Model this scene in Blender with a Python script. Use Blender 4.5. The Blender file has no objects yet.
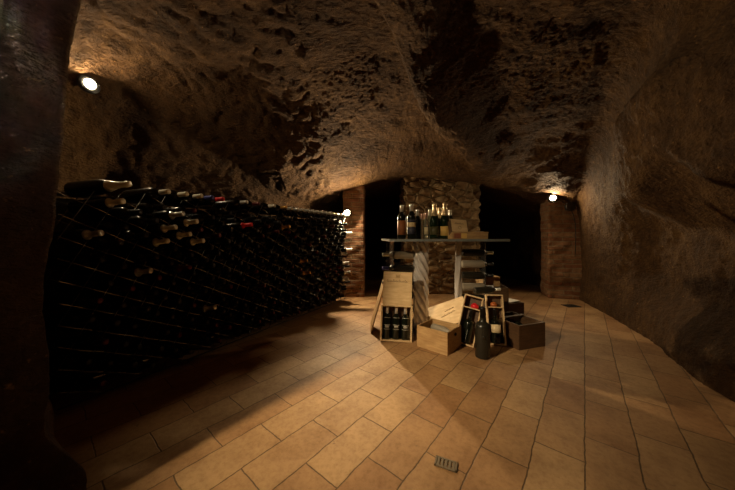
import bpy, bmesh, math, random
from mathutils import Vector, Matrix, noise
random.seed(7)
C = bpy.context.scene.collection
PI = math.pi
H = 0.9            # eye height
F = 266.0          # focal length in pixels of a 735 px wide frame
CX, CY = 367.5, 236.0

def ray(px, py): return Vector(((px - CX) / F, 1.0, (CY - py) / F))
def at(px, py, Y):
    r = ray(px, py); return Vector((r.x * Y, Y, H + r.z * Y))
def on_floor(px, py, z=0.0):
    r = ray(px, py); t = (z - H) / r.z; return Vector((r.x * t, t, z))

# ------------------------------------------------------------------ materials
def new_mat(name):
    m = bpy.data.materials.new(name); m.use_nodes = True
    nt = m.node_tree; b = nt.nodes['Principled BSDF']
    return m, nt, b
def simple(name, col, rough=0.5, metal=0.0, spec=0.5, trans=0.0, coat=0.0, ior=1.45):
    m, nt, b = new_mat(name)
    b.inputs['Base Color'].default_value = (*col, 1)
    b.inputs['Roughness'].default_value = rough
    b.inputs['Metallic'].default_value = metal
    b.inputs['Specular IOR Level'].default_value = spec
    b.inputs['Transmission Weight'].default_value = trans
    b.inputs['Coat Weight'].default_value = coat
    b.inputs['IOR'].default_value = ior
    return m
def N(nt, t, **kw):
    n = nt.nodes.new(t)
    for k, v in kw.items():
        if k in n.inputs: n.inputs[k].default_value = v
        else: setattr(n, k, v)
    return n
def ramp(nt, stops, interp='LINEAR'):
    r = nt.nodes.new('ShaderNodeValToRGB'); e = r.color_ramp.elements
    r.color_ramp.interpolation = interp
    while len(e) < len(stops): e.new(0.5)
    for k, (p, c) in enumerate(stops):
        e[k].position = p; e[k].color = (*c, 1) if len(c) == 3 else c
    return r
def mathn(nt, op, a, b=None):
    n = nt.nodes.new('ShaderNodeMath'); n.operation = op
    for i, v in enumerate((a, b)):
        if v is None: continue
        if isinstance(v, (int, float)): n.inputs[i].default_value = v
        else: nt.links.new(v, n.inputs[i])
    return n.outputs[0]
def mixc(nt, fac, a, b, mode='MIX'):
    n = nt.nodes.new('ShaderNodeMix'); n.data_type = 'RGBA'; n.blend_type = mode
    L = nt.links
    for sock, v in ((n.inputs[0], fac), (n.inputs[6], a), (n.inputs[7], b)):
        if isinstance(v, (int, float)): sock.default_value = v
        elif isinstance(v, tuple): sock.default_value = (*v, 1)
        else: L.new(v, sock)
    return n.outputs[2]

def rock_material(name, dark, mid, light, scale=1.0, bump=0.9):
    m, nt, b = new_mat(name); L = nt.links
    tc = N(nt, 'ShaderNodeTexCoord')
    big = N(nt, 'ShaderNodeTexNoise', Scale=1.7 * scale, Detail=6, Roughness=0.6)
    fine = N(nt, 'ShaderNodeTexNoise', Scale=16 * scale, Detail=10, Roughness=0.72)
    # chisel marks: noise squeezed along a slanting axis
    mp = N(nt, 'ShaderNodeMapping'); mp.inputs['Scale'].default_value = (1.0, 2.6, 4.6); mp.inputs['Rotation'].default_value = (0.5, 0.6, 0.3)
    chis = N(nt, 'ShaderNodeTexNoise', Scale=15 * scale, Detail=5, Roughness=0.6, Distortion=0.2)
    pit = N(nt, 'ShaderNodeTexVoronoi', Scale=13 * scale)
    for n in (big, fine, pit): L.new(tc.outputs['Object'], n.inputs['Vector'])
    L.new(tc.outputs['Object'], mp.inputs['Vector']); L.new(mp.outputs[0], chis.inputs['Vector'])
    r1 = ramp(nt, [(0.32, dark), (0.5, mid), (0.68, light)])
    s = mathn(nt, 'ADD', mathn(nt, 'MULTIPLY', big.outputs[0], 0.5), mathn(nt, 'MULTIPLY', fine.outputs[0], 0.5))
    L.new(s, r1.inputs[0])
    pr = ramp(nt, [(0.0, (0.35, 0.35, 0.35)), (0.16, (1, 1, 1))]); L.new(pit.outputs['Distance'], pr.inputs[0])
    patch = N(nt, 'ShaderNodeTexNoise', Scale=2.6 * scale, Detail=4, Roughness=0.7); L.new(tc.outputs['Object'], patch.inputs['Vector'])
    pf = ramp(nt, [(0.5, (0, 0, 0)), (0.62, (1, 1, 1))]); L.new(patch.outputs[0], pf.inputs[0])
    c1 = mixc(nt, pf.outputs[0], r1.outputs[0], mixc(nt, 1.0, r1.outputs[0], pr.outputs[0], 'MULTIPLY'))
    # sparse pale lumps
    sp = N(nt, 'ShaderNodeTexNoise', Scale=34 * scale, Detail=3, Roughness=0.6); L.new(tc.outputs['Object'], sp.inputs['Vector'])
    spr = ramp(nt, [(0.66, (0, 0, 0)), (0.74, (1, 1, 1))]); L.new(sp.outputs[0], spr.inputs[0])
    L.new(mixc(nt, spr.outputs[0], c1, tuple(min(1, x * 1.5) for x in light)), b.inputs['Base Color'])
    b.inputs['Roughness'].default_value = 0.88; b.inputs['Specular IOR Level'].default_value = 0.25
    h = mathn(nt, 'ADD', mathn(nt, 'MULTIPLY', chis.outputs[0], 0.9), mathn(nt, 'MULTIPLY', fine.outputs[0], 0.7))
    h = mathn(nt, 'ADD', h, mathn(nt, 'MULTIPLY', pr.outputs[0], 0.16))
    bp = N(nt, 'ShaderNodeBump', Strength=bump, Distance=0.045); L.new(h, bp.inputs['Height']); L.new(bp.outputs[0], b.inputs['Normal'])
    return m
M_ROCK = rock_material('cave_tuff', (0.021, 0.0095, 0.003), (0.066, 0.031, 0.0095), (0.145, 0.076, 0.025))

def tile_material():
    m, nt, b = new_mat('terracotta_pavers'); L = nt.links
    tc = N(nt, 'ShaderNodeTexCoord')
    dn = N(nt, 'ShaderNodeTexNoise', Scale=6.0, Detail=5, Roughness=0.62)
    L.new(tc.outputs['Object'], dn.inputs['Vector'])
    off = N(nt, 'ShaderNodeVectorMath', operation='SCALE'); off.inputs['Scale'].default_value = 0.024; L.new(dn.outputs['Color'], off.inputs[0])
    add = N(nt, 'ShaderNodeVectorMath', operation='ADD'); L.new(tc.outputs['Object'], add.inputs[0]); L.new(off.outputs[0], add.inputs[1])
    br = N(nt, 'ShaderNodeTexBrick', Scale=1.0)
    br.offset = 0.5; br.offset_frequency = 2
    br.inputs['Brick Width'].default_value = 0.35; br.inputs['Row Height'].default_value = 0.1717
    br.inputs['Mortar Size'].default_value = 0.0032; br.inputs['Mortar Smooth'].default_value = 0.6
    br.inputs['Bias'].default_value = -0.1
    br.inputs['Color1'].default_value = (0.45, 0.285, 0.14, 1); br.inputs['Color2'].default_value = (0.33, 0.175, 0.075, 1)
    br.inputs['Mortar'].default_value = (0.14, 0.085, 0.042, 1)
    L.new(add.outputs[0], br.inputs['Vector'])
    n1 = N(nt, 'ShaderNodeTexNoise', Scale=3.2, Detail=8, Roughness=0.65); L.new(tc.outputs['Object'], n1.inputs['Vector'])
    n2 = N(nt, 'ShaderNodeTexNoise', Scale=42, Detail=8, Roughness=0.7); L.new(tc.outputs['Object'], n2.inputs['Vector'])
    r1 = ramp(nt, [(0.33, (0.55, 0.44, 0.34)), (0.5, (0.9, 0.86, 0.82)), (0.62, (1.08, 1.05, 1.0))]); L.new(n1.outputs[0], r1.inputs[0])
    r2 = ramp(nt, [(0.32, (0.6, 0.54, 0.48)), (0.55, (1, 1, 1))]); L.new(n2.outputs[0], r2.inputs[0])
    c = mixc(nt, 0.85, br.outputs['Color'], r1.outputs[0], 'MULTIPLY')
    c = mixc(nt, 0.6, c, r2.outputs[0], 'MULTIPLY')
    st = N(nt, 'ShaderNodeTexNoise', Scale=11, Detail=4, Roughness=0.6); L.new(tc.outputs['Object'], st.inputs['Vector'])
    sr = ramp(nt, [(0.69, (0, 0, 0)), (0.73, (1, 1, 1))]); L.new(st.outputs[0], sr.inputs[0])
    c = mixc(nt, mathn(nt, 'MULTIPLY', sr.outputs[0], 0.6), c, (0.13, 0.075, 0.035))
    L.new(c, b.inputs['Base Color'])
    b.inputs['Roughness'].default_value = 0.62; b.inputs['Specular IOR Level'].default_value = 0.3
    hh = mathn(nt, 'SUBTRACT', mathn(nt, 'MULTIPLY', n2.outputs[0], 0.12), mathn(nt, 'MULTIPLY', br.outputs['Fac'], 0.8))
    hh = mathn(nt, 'ADD', hh, mathn(nt, 'MULTIPLY', n1.outputs[0], 1.2))
    bp = N(nt, 'ShaderNodeBump', Strength=0.55, Distance=0.012); L.new(hh, bp.inputs['Height']); L.new(bp.outputs[0], b.inputs['Normal'])
    return m
M_TILE = tile_material()

def brick_material():
    m, nt, b = new_mat('old_brick'); L = nt.links
    tc = N(nt, 'ShaderNodeTexCoord'); sx = N(nt, 'ShaderNodeSeparateXYZ'); L.new(tc.outputs['Object'], sx.inputs[0])
    u = mathn(nt, 'ADD', sx.outputs[0], sx.outputs[1])
    cb = N(nt, 'ShaderNodeCombineXYZ'); L.new(u, cb.inputs[0]); L.new(sx.outputs[2], cb.inputs[1])
    dn = N(nt, 'ShaderNodeTexNoise', Scale=9.0, Detail=3); L.new(tc.outputs['Object'], dn.inputs['Vector'])
    off = N(nt, 'ShaderNodeVectorMath', operation='SCALE'); off.inputs['Scale'].default_value = 0.022; L.new(dn.outputs['Color'], off.inputs[0])
    add = N(nt, 'ShaderNodeVectorMath', operation='ADD'); L.new(cb.outputs[0], add.inputs[0]); L.new(off.outputs[0], add.inputs[1])
    br = N(nt, 'ShaderNodeTexBrick', Scale=1.0)
    br.inputs['Brick Width'].default_value = 0.24; br.inputs['Row Height'].default_value = 0.064
    br.inputs['Mortar Size'].default_value = 0.008; br.inputs['Mortar Smooth'].default_value = 0.4
    br.inputs['Color1'].default_value = (0.25, 0.095, 0.04, 1); br.inputs['Color2'].default_value = (0.33, 0.18, 0.085, 1)
    br.inputs['Mortar'].default_value = (0.30, 0.21, 0.12, 1)
    L.new(add.outputs[0], br.inputs['Vector'])
    n2 = N(nt, 'ShaderNodeTexNoise', Scale=20, Detail=8, Roughness=0.7); L.new(tc.outputs['Object'], n2.inputs['Vector'])
    r2 = ramp(nt, [(0.3, (0.45, 0.42, 0.4)), (0.6, (1, 1, 1))]); L.new(n2.outputs[0], r2.inputs[0])
    L.new(mixc(nt, 0.9, br.outputs['Color'], r2.outputs[0], 'MULTIPLY'), b.inputs['Base Color'])
    b.inputs['Roughness'].default_value = 0.9
    hh = mathn(nt, 'SUBTRACT', mathn(nt, 'MULTIPLY', n2.outputs[0], 0.7), br.outputs['Fac'])
    bp = N(nt, 'ShaderNodeBump', Strength=0.9, Distance=0.02); L.new(hh, bp.inputs['Height']); L.new(bp.outputs[0], b.inputs['Normal'])
    return m
M_BRICK = brick_material()

def rubble_material():
    m, nt, b = new_mat('rubble_masonry'); L = nt.links
    tc = N(nt, 'ShaderNodeTexCoord')
    mp = N(nt, 'ShaderNodeMapping'); mp.inputs['Scale'].default_value = (5.2, 5.2, 9.0); L.new(tc.outputs['Object'], mp.inputs[0])
    vo = N(nt, 'ShaderNodeTexVoronoi', Scale=1.0, feature='DISTANCE_TO_EDGE'); L.new(mp.outputs[0], vo.inputs['Vector'])
    vc = N(nt, 'ShaderNodeTexVoronoi', Scale=1.0); L.new(mp.outputs[0], vc.inputs['Vector'])
    n2 = N(nt, 'ShaderNodeTexNoise', Scale=14, Detail=8, Roughness=0.7); L.new(tc.outputs['Object'], n2.inputs['Vector'])
    sc = ramp(nt, [(0.0, (0.10, 0.052, 0.02)), (0.35, (0.36, 0.24, 0.12)), (0.65, (0.22, 0.13, 0.06)), (1.0, (0.48, 0.35, 0.19))])
    sep = N(nt, 'ShaderNodeSeparateColor'); L.new(vc.outputs['Color'], sep.inputs[0]); L.new(sep.outputs[0], sc.inputs[0])
    e = ramp(nt, [(0.02, (0, 0, 0)), (0.12, (1, 1, 1))]); L.new(vo.outputs['Distance'], e.inputs[0])
    c = mixc(nt, e.outputs[0], (0.26, 0.18, 0.09), sc.outputs[0])
    r2 = ramp(nt, [(0.3, (0.4, 0.38, 0.35)), (0.6, (1, 1, 1))]); L.new(n2.outputs[0], r2.inputs[0])
    L.new(mixc(nt, 0.85, c, r2.outputs[0], 'MULTIPLY'), b.inputs['Base Color'])
    b.inputs['Roughness'].default_value = 0.9
    hh = mathn(nt, 'ADD', mathn(nt, 'MULTIPLY', n2.outputs[0], 0.6), mathn(nt, 'MULTIPLY', e.outputs[0], 0.8))
    bp = N(nt, 'ShaderNodeBump', Strength=0.9, Distance=0.03); L.new(hh, bp.inputs['Height']); L.new(bp.outputs[0], b.inputs['Normal'])
    return m
M_RUBBLE = rubble_material()

def wood_material(name, a, bcol, grain=1.0, rough=0.6):
    m, nt, b = new_mat(name); L = nt.links
    tc = N(nt, 'ShaderNodeTexCoord'); mp = N(nt, 'ShaderNodeMapping'); mp.inputs['Scale'].default_value = (3, 14, 30)
    L.new(tc.outputs['Object'], mp.inputs[0])
    n = N(nt, 'ShaderNodeTexNoise', Scale=2.4 * grain, Detail=8, Roughness=0.65, Distortion=0.4); L.new(mp.outputs[0], n.inputs['Vector'])
    r = ramp(nt, [(0.3, bcol), (0.62, a)]); L.new(n.outputs[0], r.inputs[0])
    n2 = N(nt, 'ShaderNodeTexNoise', Scale=9, Detail=5); L.new(tc.outputs['Object'], n2.inputs['Vector'])
    r2 = ramp(nt, [(0.3, (0.72, 0.66, 0.6)), (0.55, (1, 1, 1))]); L.new(n2.outputs[0], r2.inputs[0])
    L.new(mixc(nt, 0.7, r.outputs[0], r2.outputs[0], 'MULTIPLY'), b.inputs['Base Color'])
    b.inputs['Roughness'].default_value = rough
    bp = N(nt, 'ShaderNodeBump', Strength=0.3, Distance=0.002); L.new(n.outputs[0], bp.inputs['Height']); L.new(bp.outputs[0], b.inputs['Normal'])
    return m
M_PALE = wood_material('pale_pine', (0.76, 0.57, 0.32), (0.60, 0.40, 0.20))
M_PINE = wood_material('honey_pine', (0.56, 0.37, 0.17), (0.38, 0.215, 0.09))
M_OLD = wood_material('aged_brown_wood', (0.12, 0.062, 0.027), (0.06, 0.03, 0.012))
M_INK = simple('brown_ink', (0.16, 0.075, 0.03), 0.8)
M_GLASS = simple('dark_bottle_glass', (0.006, 0.008, 0.005), 0.12, 0, 0.6)
M_RGLASS = simple('dusty_dark_bottle_glass', (0.007, 0.007, 0.005), 0.22, 0, 0.35)
M_GREEN = simple('dark_green_glass', (0.004, 0.016, 0.004), 0.06, 0, 0.7, coat=0.5)
M_DUST = simple('dusty_black_glass', (0.020, 0.018, 0.013), 0.27, 0, 0.5)
M_WRAP = simple('tissue_wrapped_glass', (0.30, 0.26, 0.20), 0.3, 0, 0.6)
M_CLEAR = simple('clear_bottle_glass', (0.80, 0.76, 0.64), 0.05, 0, 0.5, trans=0.85, ior=1.3)
M_OLIVE = simple('pale_olive_glass', (0.42, 0.40, 0.24), 0.08, 0, 0.5, trans=0.6, ior=1.3)
CAPS = {
 'black': simple('black_capsule', (0.012, 0.010, 0.010), 0.4, 0.2),
 'wine': simple('dark_red_capsule', (0.10, 0.012, 0.010), 0.35, 0.3),
 'silver': simple('silver_capsule', (0.80, 0.79, 0.75), 0.28, 0.5),
 'cream': simple('cream_capsule', (0.90, 0.85, 0.70), 0.3, 0.1),
 'gold': simple('gold_capsule', (0.75, 0.42, 0.12), 0.32, 0.6),
 'red': simple('bright_red_capsule', (0.80, 0.02, 0.03), 0.35, 0.1),
 'blue': simple('blue_capsule', (0.06, 0.07, 0.32), 0.35, 0.3),
 'pink': simple('rose_capsule', (0.60, 0.34, 0.27), 0.35, 0.4),
 'foil': simple('champagne_gold_foil', (0.80, 0.62, 0.36), 0.3, 0.6),
}
LAB = {
 'orange': simple('orange_brown_label', (0.34, 0.12, 0.04), 0.6),
 'navy': simple('dark_blue_label', (0.04, 0.04, 0.06), 0.6),
 'band': simple('cream_band_label', (0.66, 0.50, 0.27), 0.6),
 'cream': simple('cream_label', (0.74, 0.60, 0.36), 0.6),
 'olive': simple('dark_olive_label', (0.085, 0.075, 0.030), 0.5),
 'yellow': simple('yellow_label', (0.80, 0.52, 0.15), 0.55),
 'grey': simple('silver_print', (0.38, 0.36, 0.31), 0.5),
 'white': simple('white_print', (0.62, 0.60, 0.55), 0.6),
}
M_WIRE = simple('rack_steel_wire', (0.50, 0.48, 0.45), 0.17, 1.0)
M_WIRE2 = simple('less_lit_steel_wire', (0.14, 0.13, 0.12), 0.5, 1.0)  # darker copy of the rack wire; weaker glint put into its colour
M_STEEL = simple('brushed_steel', (0.45, 0.43, 0.40), 0.35, 1.0)
M_BLACK = simple('black_plastic', (0.012, 0.012, 0.012), 0.45)
M_GREY = simple('grey_plastic', (0.42, 0.42, 0.40), 0.5)
M_ACRY = simple('clear_twisted_acrylic', (0.97, 0.93, 0.91), 0.04, 0, 1.0, trans=0.55, ior=1.4, coat=0.6)
M_PANE = simple('clear_acrylic_panel', (0.95, 0.94, 0.90), 0.08, 0, 0.5, trans=0.95, ior=1.12)
M_TOP = simple('table_glass', (0.80, 0.86, 0.86), 0.06, 0, 0.5, trans=0.9, ior=1.2)
M_EDGE = simple('frosted_glass_edge', (0.22, 0.25, 0.26), 0.3, 0, 0.5, trans=0.2)
M_PAPER = simple('white_paper', (0.78, 0.74, 0.66), 0.7)
M_IRON = simple('cast_iron', (0.05, 0.045, 0.04), 0.5, 0.7)
def emit(name, col, s):
    m, nt, b = new_mat(name)
    b.inputs['Base Color'].default_value = (1, 1, 1, 1)
    b.inputs['Emission Color'].default_value = (*col, 1); b.inputs['Emission Strength'].default_value = s
    return m

# ------------------------------------------------------------------ mesh helpers
def link(name, me, mat, parent=None, M=None, smooth=False, kind=None, label=None):
    o = bpy.data.objects.new(name, me); C.objects.link(o)
    if mat and not me.materials: me.materials.append(mat)
    if smooth:
        for p in me.polygons: p.use_smooth = True
    if parent is not None: o.parent = parent
    if M is not None: o.matrix_local = M
    if kind: o['kind'] = kind
    if label: o['label'] = label
    return o
def thing(name, label, cat, M=None, group=None):
    o = bpy.data.objects.new(name, None); C.objects.link(o); o.empty_display_size = 0.05
    if M is not None: o.matrix_local = M
    o['label'] = label; o['category'] = cat
    if group: o['group'] = group
    return o
def tag(o, label, cat, group=None):
    o['label'] = label; o['category'] = cat
    if group: o['group'] = group
    return o
def pyd(v, f, name='m'):
    me = bpy.data.meshes.new(name); me.from_pydata([tuple(x) for x in v], [], f); me.update(); return me
def bm_mesh(bm, name='m'):
    me = bpy.data.meshes.new(name); bm.normal_update(); bm.to_mesh(me); bm.free(); return me
def box_me(sx, sy, sz, c=(0, 0, 0), bev=0.0015):
    bm = bmesh.new(); bmesh.ops.create_cube(bm, size=1)
    for v in bm.verts: v.co = Vector((v.co.x * sx + c[0], v.co.y * sy + c[1], v.co.z * sz + c[2]))
    if bev > 0: bmesh.ops.bevel(bm, geom=bm.edges[:], offset=bev, segments=2, affect='EDGES')
    return bm_mesh(bm)
def lathe_me(prof, n=28, z0=0):
    v, f = [], []
    k = len(prof)
    for (r, z) in prof:
        for i in range(n):
            a = 2 * PI * i / n; v.append((r * math.cos(a), r * math.sin(a), z + z0))
    for j in range(k - 1):
        for i in range(n):
            i2 = (i + 1) % n
            f.append((j * n + i, j * n + i2, (j + 1) * n + i2, (j + 1) * n + i))
    f.append(tuple(range(n))[::-1]); f.append(tuple((k - 1) * n + i for i in range(n)))
    me = pyd(v, f)
    for p in me.polygons: p.use_smooth = len(p.vertices) == 4
    return me
def arc_me(r, z0, z1, a0, a1, n=16):   # label sheet wrapped on a bottle (with a real thickness)
    v, f = [], []
    for rr in (r, r + 0.0006):
        for i in range(n + 1):
            a = a0 + (a1 - a0) * i / n
            v += [(rr * math.cos(a), rr * math.sin(a), z0), (rr * math.cos(a), rr * math.sin(a), z1)]
    m_ = 2 * (n + 1)
    for i in range(n):
        a = 2 * i
        f += [(m_ + a, m_ + a + 2, m_ + a + 3, m_ + a + 1), (a, a + 1, a + 3, a + 2), (a, a + 2, m_ + a + 2, m_ + a), (a + 1, m_ + a + 1, m_ + a + 3, a + 3)]
    f += [(0, m_, m_ + 1, 1), (2 * n, 2 * n + 1, m_ + 2 * n + 1, m_ + 2 * n)]
    me = pyd(v, f)
    for p in me.polygons: p.use_smooth = True
    return me
def tube_me(pts, r, n=8, cap=True):
    pts = [Vector(p) for p in pts]; v, f = [], []
    t0 = (pts[1] - pts[0]).normalized(); up = Vector((0, 0, 1)) if abs(t0.z) < 0.9 else Vector((1, 0, 0))
    x = t0.cross(up).normalized()
    for k, p in enumerate(pts):
        t = (pts[min(k + 1, len(pts) - 1)] - pts[max(k - 1, 0)]).normalized()
        x = (x - t * x.dot(t)).normalized(); y = t.cross(x)
        for i in range(n):
            a = 2 * PI * i / n; v.append(p + r * (math.cos(a) * x + math.sin(a) * y))
    for k in range(len(pts) - 1):
        for i in range(n):
            i2 = (i + 1) % n; f.append((k * n + i, k * n + i2, (k + 1) * n + i2, (k + 1) * n + i))
    if cap: f.append(tuple(range(n))[::-1]); f.append(tuple((len(pts) - 1) * n + i for i in range(n)))
    me = pyd(v, f)
    for p in me.polygons: p.use_smooth = len(p.vertices) == 4
    return me
def join_me(meshes):
    bm = bmesh.new()
    for m in meshes: bm.from_mesh(m)
    return bm_mesh(bm)
def scribble_me(w, h, seed, plane='xz', words=(1.0,), thick=0.0011):
    """a line of slanted cursive writing as thin ink strokes, centred on the origin, drawn in x (along) and z (up)"""
    rnd = random.Random(seed); out = []
    x = -w / 2
    for wd in words:
        pts = []; L = w * wd * 0.94; n = max(3, int(L / (h * 0.62)))
        for k in range(n * 8 + 1):
            t = k / 8; ph = t * 2 * PI
            amp = h * (0.30 + 0.0 * t); tall = h * 0.55 if (int(t) * 7 + seed) % 4 == 0 else 0
            zz = amp * math.sin(ph) + max(0, math.sin(ph)) * tall
            xx = x + L * t / n + 0.28 * h * math.cos(ph) + zz * 0.35
            pts.append((xx, 0, zz))
        out.append(tube_me(pts, thick, 4)); x += w * wd
    return join_me(out)
def R(axis, deg): return Matrix.Rotation(math.radians(deg), 4, axis)
def T(v): return Matrix.Translation(Vector(v))
def frame(origin, zaxis, xhint=(1, 0, 0)):
    z = Vector(zaxis).normalized(); x = Vector(xhint); x = (x - z * x.dot(z)).normalized(); y = z.cross(x)
    m = Matrix((x, y, z)).transposed().to_4x4(); m.translation = Vector(origin); return m

# ------------------------------------------------------------------ the cave
CEN = Vector((0.45, 2.2))
OUT = [(0, -1.6), (1.1, -1.2), (1.75, 0), (1.84, 0.8), (2.02, 1.46), (2.27, 2.0), (2.51, 2.44), (2.72, 3.03), (3.02, 3.78), (3.10, 4.4), (3.05, 6),
       (2.5, 8.6), (0.8, 9.2), (-.3, 8.4), (-.5, 6.0), (-.58, 4.7), (-.72, 4.15), (-1.3, 3.4), (-1.95, 2.85), (-2.42, 2.4), (-2.48, 1.85), (-2.25, 1.42),
       (-1.72, 1.20), (-1.5, 1.06), (-1.2, 0.96), (-.96, .80), (-1.555, .174), (-1.55, -.5), (-.8, -1.3)]
ANG = []
for (x, y) in OUT:
    d = Vector((x, y)) - CEN; ANG.append((math.atan2(d.y, d.x), d.length))
ANG.sort()
def RAD(th):
    n = len(ANG)
    for i in range(n):
        a0, r0 = ANG[i]; a1, r1 = ANG[(i + 1) % n]
        if i == n - 1: a1 += 2 * PI
        for t in (th, th + 2 * PI):
            if a0 <= t <= a1:
                k = (t - a0) / max(1e-6, a1 - a0)
                # straight wall between the two plan points
                p0 = Vector((r0 * math.cos(a0), r0 * math.sin(a0))); p1 = Vector((r1 * math.cos(a1), r1 * math.sin(a1)))
                d = Vector((math.cos(t), math.sin(t))); e = p1 - p0
                den = d.x * e.y - d.y * e.x
                return (p0.x * e.y - p0.y * e.x) / den if abs(den) > 1e-9 else r0 * (1 - k) + r1 * k
    return 2.0
def sst(a, b, x):
    t = min(1, max(0, (x - a) / (b - a))); return t * t * (3 - 2 * t)
def CEILZ(x, y):
    base = 2.42 - 0.62 * sst(1.2, 4.1, y)
    k = sst(2.2, 4.0, y)
    base -= k * (0.13 * (x - 0.95) ** 2 if abs(x - .95) < 2 else 0.5)
    base += 0.10 * sst(5.0, 6.5, y)
    # the left hand vault is a step higher than the right one; its edge runs up the room
    s = x - (0.02 + 0.72 * (y - 1.7)) + 0.07 * math.sin(y * 3.1)
    step = (1 - sst(-0.10, 0.02, s)) * 0.24 * math.exp(min(0, s) * 0.55) * (1 - sst(2.6, 4.0, y))
    base += step
    base -= 0.10 * math.exp(-((s - 0.12) / 0.28) ** 2) * (1 - sst(2.8, 4.2, y))
    return base
def shell():
    NT, NP = 900, 300
    rads = [RAD(-PI + 2 * PI * i / NT) for i in range(NT)]
    rads = [sum(rads[(i + k) % NT] * w for k, w in ((-1, 1), (0, 2), (1, 1))) / 4 for i in range(NT)]
    V = []
    # samples spread evenly along the wall-and-vault profile
    e = 2 / 3.3; fine = [k / 4000 * PI / 2 for k in range(4001)]
    pr = [(2.6 * max(0.0, math.cos(p)) ** e, 2.6 * math.sin(p) ** e) for p in fine]; acc = [0.0]
    for k in range(4000): acc.append(acc[-1] + math.hypot(pr[k + 1][0] - pr[k][0], pr[k + 1][1] - pr[k][1]))
    phs = []; k = 0
    for j in range(NP + 1):
        while k < 4000 and acc[k] < acc[-1] * j / NP: k += 1
        phs.append(fine[k])
    for j in range(NP + 1):
        ph = phs[j]
        for i in range(NT):
            th = -PI + 2 * PI * i / NT
            rr = rads[i]
            e = 2 / 3.3
            r = rr * math.cos(ph) ** e if j < NP else 0.0
            hz = 3.2
            z = -0.06 + hz * math.sin(ph) ** e
            x = CEN.x + r * math.cos(th); y = CEN.y + r * math.sin(th)
            c = CEILZ(x, y)
            k = 0.45
            hh = max(0, k - abs(z - c)) / k
            z = min(z, c) - hh * hh * k * 0.25
            d = Vector((math.cos(th), math.sin(th), 0))
            p = Vector((x, y, z))
            # room-facing normal estimate: horizontal on walls, down on ceiling
            wz = sst(0.75, 1.0, z / max(0.5, c))
            nrm = (-d * (1 - wz) + Vector((0, 0, -1)) * wz).normalized()
            q = p * 0.9
            a = 0.08 * noise.noise(q * 1.3 + Vector((3, 1, 7))) + 0.028 * noise.noise(q * 3.7)
            a += 0.012 * noise.noise(q * 9.0) + 0.007 * noise.noise(q * 23.0) + 0.007 * noise.noise(q * 47.0)
            sq = Vector((p.x * 6 + p.z * 3, p.y * 9, p.z * 16 - p.x * 4)); a += 0.010 * noise.noise(sq)
            if y < 0.3: a *= 0.4
            if x < -0.7 and y < 1.0: a *= 0.35
            # right wall: overhanging ledge above a hollow
            if x > 1.2 and y < 3.0:
                k2 = (1 - sst(2.1, 3.0, y)) * sst(1.2, 1.6, x)
                a += k2 * (0.26 * sst(1.05, 1.35, z + 0.12 * math.sin(y * 7)) * (1 - sst(1.7, 2.3, z)) - 0.18 * sst(0.15, 0.5, z) * (1 - sst(0.9, 1.2, z)))
            # rubble toe of the near left wall
            if x < -0.6 and y < 1.25:
                a += 0.05 * (1 - sst(0.05, 0.45, z)) * sst(0.2, 0.6, y) + 0.06 * noise.noise(p * 5.0) * (1 - sst(0.1, 0.7, z))
            # broken, stony band of wall above the bottle rack
            if x < -0.5 and y > 1.2 and z > 1.1:
                a += 0.05 * abs(noise.noise(p * 7.0))
            V.append(p + nrm * a)
    secs = {'wall_left': [], 'wall_right': [], 'wall_back': [], 'wall_front': [], 'ceiling': []}
    JC = int(NP * 0.42)
    for j in range(NP):
        for i in range(NT):
            i2 = (i + 1) % NT; f = (j * NT + i, j * NT + i2, (j + 1) * NT + i2, (j + 1) * NT + i)
            th = math.degrees(-PI + 2 * PI * i / NT)
            if j >= JC: s = 'ceiling'
            elif -70 < th <= 36: s = 'wall_right'
            elif 36 < th <= 118: s = 'wall_back'
            elif th > 118 or th <= -130: s = 'wall_left'
            else: s = 'wall_front'
            secs[s].append(f)
    full = pyd(V, [f for k in secs for f in secs[k]])
    nm = [v.normal.copy() for v in full.vertices]
    for s, fs in secs.items():
        idx = {}; vv = []; ff = []; nn = []
        for f in fs:
            g = []
            for a in f:
                if a not in idx: idx[a] = len(vv); vv.append(V[a]); nn.append(nm[a])
                g.append(idx[a])
            ff.append(tuple(g))
        me = pyd(vv, ff, s)
        for p in me.polygons: p.use_smooth = True
        me.normals_split_custom_set_from_vertices(nn)
        link(s, me, M_ROCK, kind='structure')
shell()

# floor: object axes follow the paver rows
ang = math.atan2(0.775, 0.632)
au, bv = Vector((0.632, 0.775)), Vector((-0.775, 0.632))
u0, v0 = 0.677, 0.869
org = au * u0 + bv * v0
fl = link('floor', box_me(14, 14, 0.06, (0, 0, -0.03), 0), M_TILE, kind='structure')
fl.matrix_local = T((org.x, org.y, 0)) @ Matrix.Rotation(ang, 4, 'Z')

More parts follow.
